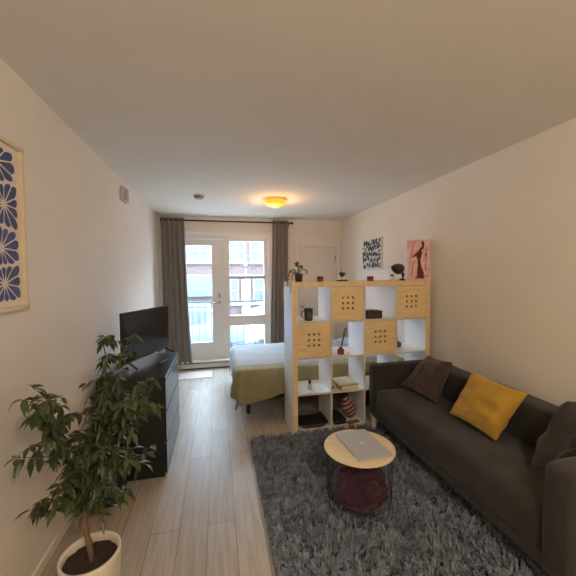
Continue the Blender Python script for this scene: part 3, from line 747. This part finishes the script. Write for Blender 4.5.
# a few long reaching shoots: up right over the television foot, out right over the dresser, out left
for d0, L_, st in (((.40, .1, .75), .30, (.10, .03, 1.02)), ((.85, .15, .25), .26, (.10, .02, .85)), ((.8, 0, .35), .24, (.08, 0, .95)), ((-.8, .1, .5), .2, (-.12, .0, .98)), ((-.7, -.1, .1), .2, (-.12, .0, .78)), ((.6, -.1, -.1), .22, (.08, 0, .78)), ((.7, .2, .05), .26, (.06, .02, .70)), ((.5, -.3, -.1), .2, (.03, 0, .64)), ((-.5, -.3, -.1), .2, (-.05, 0, .66)), ((.75, .1, .2), .22, (.1, 0, .90))):
    p2, _ = branch(st, d0, L_, .003, 1, 6); leafy(p2, 1, 4, .062)
for B_ in (bs, bl):
    for v in B_.verts: v.co.x = v.co.x*.84+.012
obj('branches', bs, STEM, t, smooth=True)
obj('foliage', bl, LEAF, t, smooth=True)

# ------------------------------------------------------------------ shag rug
RX0, RX1, RY0, RY1 = .275, 2.0, .9, 2.95
t = thing('shag_rug', 'dark grey shaggy rug under the round table and sofa', 'rug', (0, 0, 0))
obj('backing', bx(RX0+.02, RX1-.02, RY0, RY1-.02, .001, .014), RUGB, t)
rr = random.Random(9); V = []; F = []
N = 62000
for k in range(N):
    x = rr.uniform(RX0, RX1); y = RY0+(RY1-RY0)*rr.random()
    # the pile clumps in wavy locks
    wx = noise.noise(Vector((x*7, y*7, 3.3)))*.05; wy = noise.noise(Vector((x*7, y*7, 8.8)))*.05
    c2 = noise.noise(Vector(((x+wx)*14, (y+wy)*24, 5.1))); ridge = max(0, 1-abs(c2)*3.0)
    g = noise.noise(Vector(((x+wx)*14, (y+wy+.004)*24, 5.1)))-c2
    sgn = 1 if c2*g > 0 else -1
    a = (-pi/2 if sgn > 0 else pi/2)+noise.noise(Vector((x*6, y*6, 1.7)))*2.4+rr.uniform(-.35, .35)
    h = .012+.044*ridge**1.2+rr.uniform(-.003, .003); lean = .022
    d = Vector((cos(a), sin(a))); s = Vector((-d.y, d.x))*rr.uniform(.0026, .0042)
    jz = rr.uniform(-.3, .3)
    P0 = (x, y, .006); P1 = (x+d.x*lean*.3, y+d.y*lean*.3, .008+h*.7); P2 = (x+d.x*lean*.8, y+d.y*lean*.8, .008+h); P3 = (x+d.x*lean*1.3, y+d.y*lean*1.3, .008+h*.85)
    i = len(V)
    for P_, w_ in ((P0, .7), (P1, 1), (P2, .9)):
        V.append((P_[0]-s.x*w_, P_[1]-s.y*w_, P_[2]-jz*.004)); V.append((P_[0]+s.x*w_, P_[1]+s.y*w_, P_[2]+jz*.004))
    V.append(P3); F += [(i, i+1, i+3, i+2), (i+2, i+3, i+5, i+4), (i+4, i+5, i+6)]
me = bpy.data.meshes.new('pile'); me.from_pydata(V, [], F); me.materials.append(RUGM)
o = bpy.data.objects.new('pile', me); sc.collection.objects.link(o); o.parent = t; o['kind'] = 'stuff'

# ------------------------------------------------------------------ sofa
GX0, GX1, GY0, GY1, GH = 1.462, 2.215, 1.05, 2.955, .69
t = thing('sofa', 'long dark brown fabric sofa along the right wall', 'sofa', (GX0, GY0, 0))
L, D_ = GY1-GY0, GX1-GX0
def soft(x0, x1, y0, y1, z0, z1, nx, ny, nz, r, amp, seed, sagf=None):
    bm = bmesh.new()
    bmesh.ops.create_cube(bm, size=1)
    bmesh.ops.subdivide_edges(bm, edges=bm.edges[:], cuts=12, use_grid_fill=True)
    c = Vector(((x0+x1)/2, (y0+y1)/2, (z0+z1)/2)); h = Vector(((x1-x0)/2, (y1-y0)/2, (z1-z0)/2))
    for v in bm.verts:
        # denser loops near the edges, then round them
        q = Vector([math.copysign(abs(2*a)**.7, a) for a in v.co])
        p = Vector((q.x*h.x, q.y*h.y, q.z*h.z)); inner = Vector([max(-(h[i]-r), min(h[i]-r, p[i])) for i in range(3)])
        dv = p-inner
        if dv.length > 1e-6: p = inner+dv.normalized()*min(dv.length, r)
        w = noise.noise(Vector((p.x*4+seed, p.y*4, p.z*4)))*amp+noise.noise(Vector((p.x*11, p.y*7+seed, p.z*9)))*amp*.45
        nn = dv.normalized() if dv.length > 1e-6 else Vector((0, 0, 0))
        p = p+nn*w+c
        if sagf: p = sagf(p)
        v.co = p
    return bm
AW = .14
def sag(p):
    if p.z > .35:
        p.z -= .018*sin(pi*min(1, max(0, (p.y-AW)/(L-2*AW))))+.012*noise.noise(Vector((p.x*6, p.y*5, 2)))
    return p
obj('seat', soft(0, D_-.15, AW-.02, L-AW+.02, .20, .45, 12, 12, 12, .06, .014, 1, sag), SOFA, t, smooth=True, sub=1)
obj('backrest', soft(D_-.24, D_, AW*.4, L-AW*.4, .2, GH, 12, 12, 12, .06, .014, 5), SOFA, t, smooth=True, sub=1)
obj('arm', soft(.0, D_, 0, AW, .16, GH, 12, 12, 12, .04, .006, 8), SOFA, t, smooth=True, sub=1)
obj('arm', soft(.0, D_, L-AW, L, .16, GH-.015, 12, 12, 12, .045, .006, 11), SOFA, t, smooth=True, sub=1)
obj('base', bx(.012, D_-.02, .02, L-.02, .155, .24), SOFA, t, bevel=.02)
LEGM = mat('pale_sofa_leg', (.62, .56, .46), .4, .03)
for x, y in ((.012, .03), (D_-.08, .03), (.012, L-.08), (D_-.08, L-.08)):
    bm = loft([[(x+.008, y+.008, .001), (x+.042, y+.008, .001), (x+.042, y+.042, .001), (x+.008, y+.042, .001)], [(x, y, .17), (x+.05, y, .17), (x+.05, y+.05, .17), (x, y+.05, .17)]])
    obj('leg', bm, LEGM, t, bevel=.003)
def sofa_cushion(label, corners, th, m, seed, seam=True):
    o = tag(obj('cushion', cushion(corners, th, seed, 26, .022), m, smooth=True, sub=1), label, 'cushion')
    return o
sofa_cushion('mustard yellow square cushion leaning on the sofa back', [(1.76, 2.17, .455), (1.775, 1.735, .445), (1.93, 1.645, .79), (1.93, 2.105, .81)], .13, YELLOW, 3)
sofa_cushion('dark brown velour cushion in the far corner of the sofa', [(1.715, 2.78, .475), (1.80, 2.35, .455), (1.935, 2.33, .81), (1.95, 2.68, .79)], .13, BROWN, 9)
sofa_cushion('dark brown cushion leaning on the near arm of the sofa', [(1.67, 1.42, .47), (2.02, 1.46, .47), (2.08, 1.30, .86), (1.85, 1.36, .865)], .12, SOFA, 15)

# ------------------------------------------------------------------ round basket table, blanket in it, laptop
TX, TY = .8875, 1.913
t = thing('basket_table', 'round birch topped wire basket table on the grey rug', 'table', (TX, TY, .03))
obj('table_top', lathe([(0, .392), (.222, .392), (.227, .397), (.227, .404), (.222, .408), (0, .408)], 72), BIRCHT, t)
bm = bmesh.new()
prof = [(.205, .388), (.207, .37), (.208, .2), (.204, .09), (.198, .03), (.185, .006)]
for k in range(26):
    a = 2*pi*k/26; tube([(r*cos(a), r*sin(a), z) for r, z in prof], .0014, 5, bm)
for r, z in ((.205, .388), (.207, .33), (.208, .25), (.207, .17), (.204, .09), (.185, .006), (.09, .006)):
    tube([(r*cos(a*pi/20), r*sin(a*pi/20), z) for a in range(40)], .0024 if z > .38 or z < .02 else .0015, 5, bm, closed=True)
for k in range(6):
    a = 2*pi*k/6; tube([(.185*cos(a), .185*sin(a), .006), (0, 0, .006)], .0016, 5, bm)
obj('wire_basket', bm, WIRE, t, smooth=True)
def lump(z0, h, rmax, seed):
    bm = ball((0, 0, 0), 1, n=56)
    for v in bm.verts:
        q = v.co.copy(); n1 = noise.noise(q*1.7+Vector((seed, 0, 0))); n2 = noise.noise(Vector((q.x*3, q.y*3, q.z*7+seed)))
        n3 = noise.noise(Vector((q.x*4+seed, q.y*6, q.z*12))); f = 1+.10*n1+.14*n2-.12*abs(n3)
        z = z0+h*(q.z*.5+.5)*(1+.22*n1+.10*n2+.08*n3); rl = min(rmax*f, .182+.2*z, .197)
        v.co = Vector((q.x*rl*(1 if q.z > -.5 else .95), q.y*rl, max(z, z0)))
    return bm
t = thing('throw_blanket', 'crumpled maroon blanket inside the wire basket table', 'blanket', (TX, TY, .045))
obj('blanket_folds', lump(0.0, .25, .184, 4.2), MAROON, t, smooth=True, sub=1)
bm = grid(lambda u, v: Vector(((u-.5)*.24+.02*sin(v*5), -.02+(v-.5)*.2, .262+.02*sin(u*pi)+.018*sin(v*9+u*5)-.3*(v-.5)**2-.3*(u-.5)**2)), 24, 18)
obj('loose_fold', bm, MAROON, t, smooth=True, solid=.014)
lp = thing('laptop', 'closed silver laptop lying on the round table top', 'laptop', (.908, 1.912, .439), math.radians(4.5))
WL_, HL_ = .115, .168
obj('base', loft([rrect(WL_*2, HL_*2, .012, 0), rrect(WL_*2, HL_*2, .012, .009)]), SILVER, lp, bevel=.001)
obj('lid', loft([rrect(WL_*2, HL_*2, .012, .0105), rrect(WL_*2, HL_*2, .012, .0165)]), SILVER, lp, bevel=.001)
obj('gap', loft([rrect(WL_*2-.006, HL_*2-.006, .010, .009), rrect(WL_*2-.006, HL_*2-.006, .010, .0105)]), BLKP, lp)
# the fruit shaped emblem on the lid
ap = []
for k in range(48):
    a = 2*pi*k/48; rx = .0155*(1+.05*cos(2*a)); x, y = rx*cos(a), .017*sin(a)
    if abs(x) < .006 and y > 0: y -= .0025*(1-abs(x)/.006)
    if abs(x) < .005 and y < 0: y += .0015*(1-abs(x)/.005)
    dx, dy = x-.0195, y-.002
    dist = hypot(dx, dy)
    if dist < .0085: x, y = .0195+dx/dist*.0085, .002+dy/dist*.0085
    ap.append((x, y))
bm = bmesh.new(); c0 = bm.verts.new((-.002, 0, .0169)); vs = [bm.verts.new((x, y, .0169)) for x, y in ap]
for i in range(48): bm.faces.new((c0, vs[i], vs[(i+1) % 48]))
bm.faces.new([bm.verts.new((x, y, .0169)) for x, y in ((0, .0175), (.001, .022), (.006, .0265), (.0055, .021))])
obj('emblem', bm, mat('glossy_white_emblem', (.85, .86, .86), .2), lp, rot=(0, 0, -pi/2))
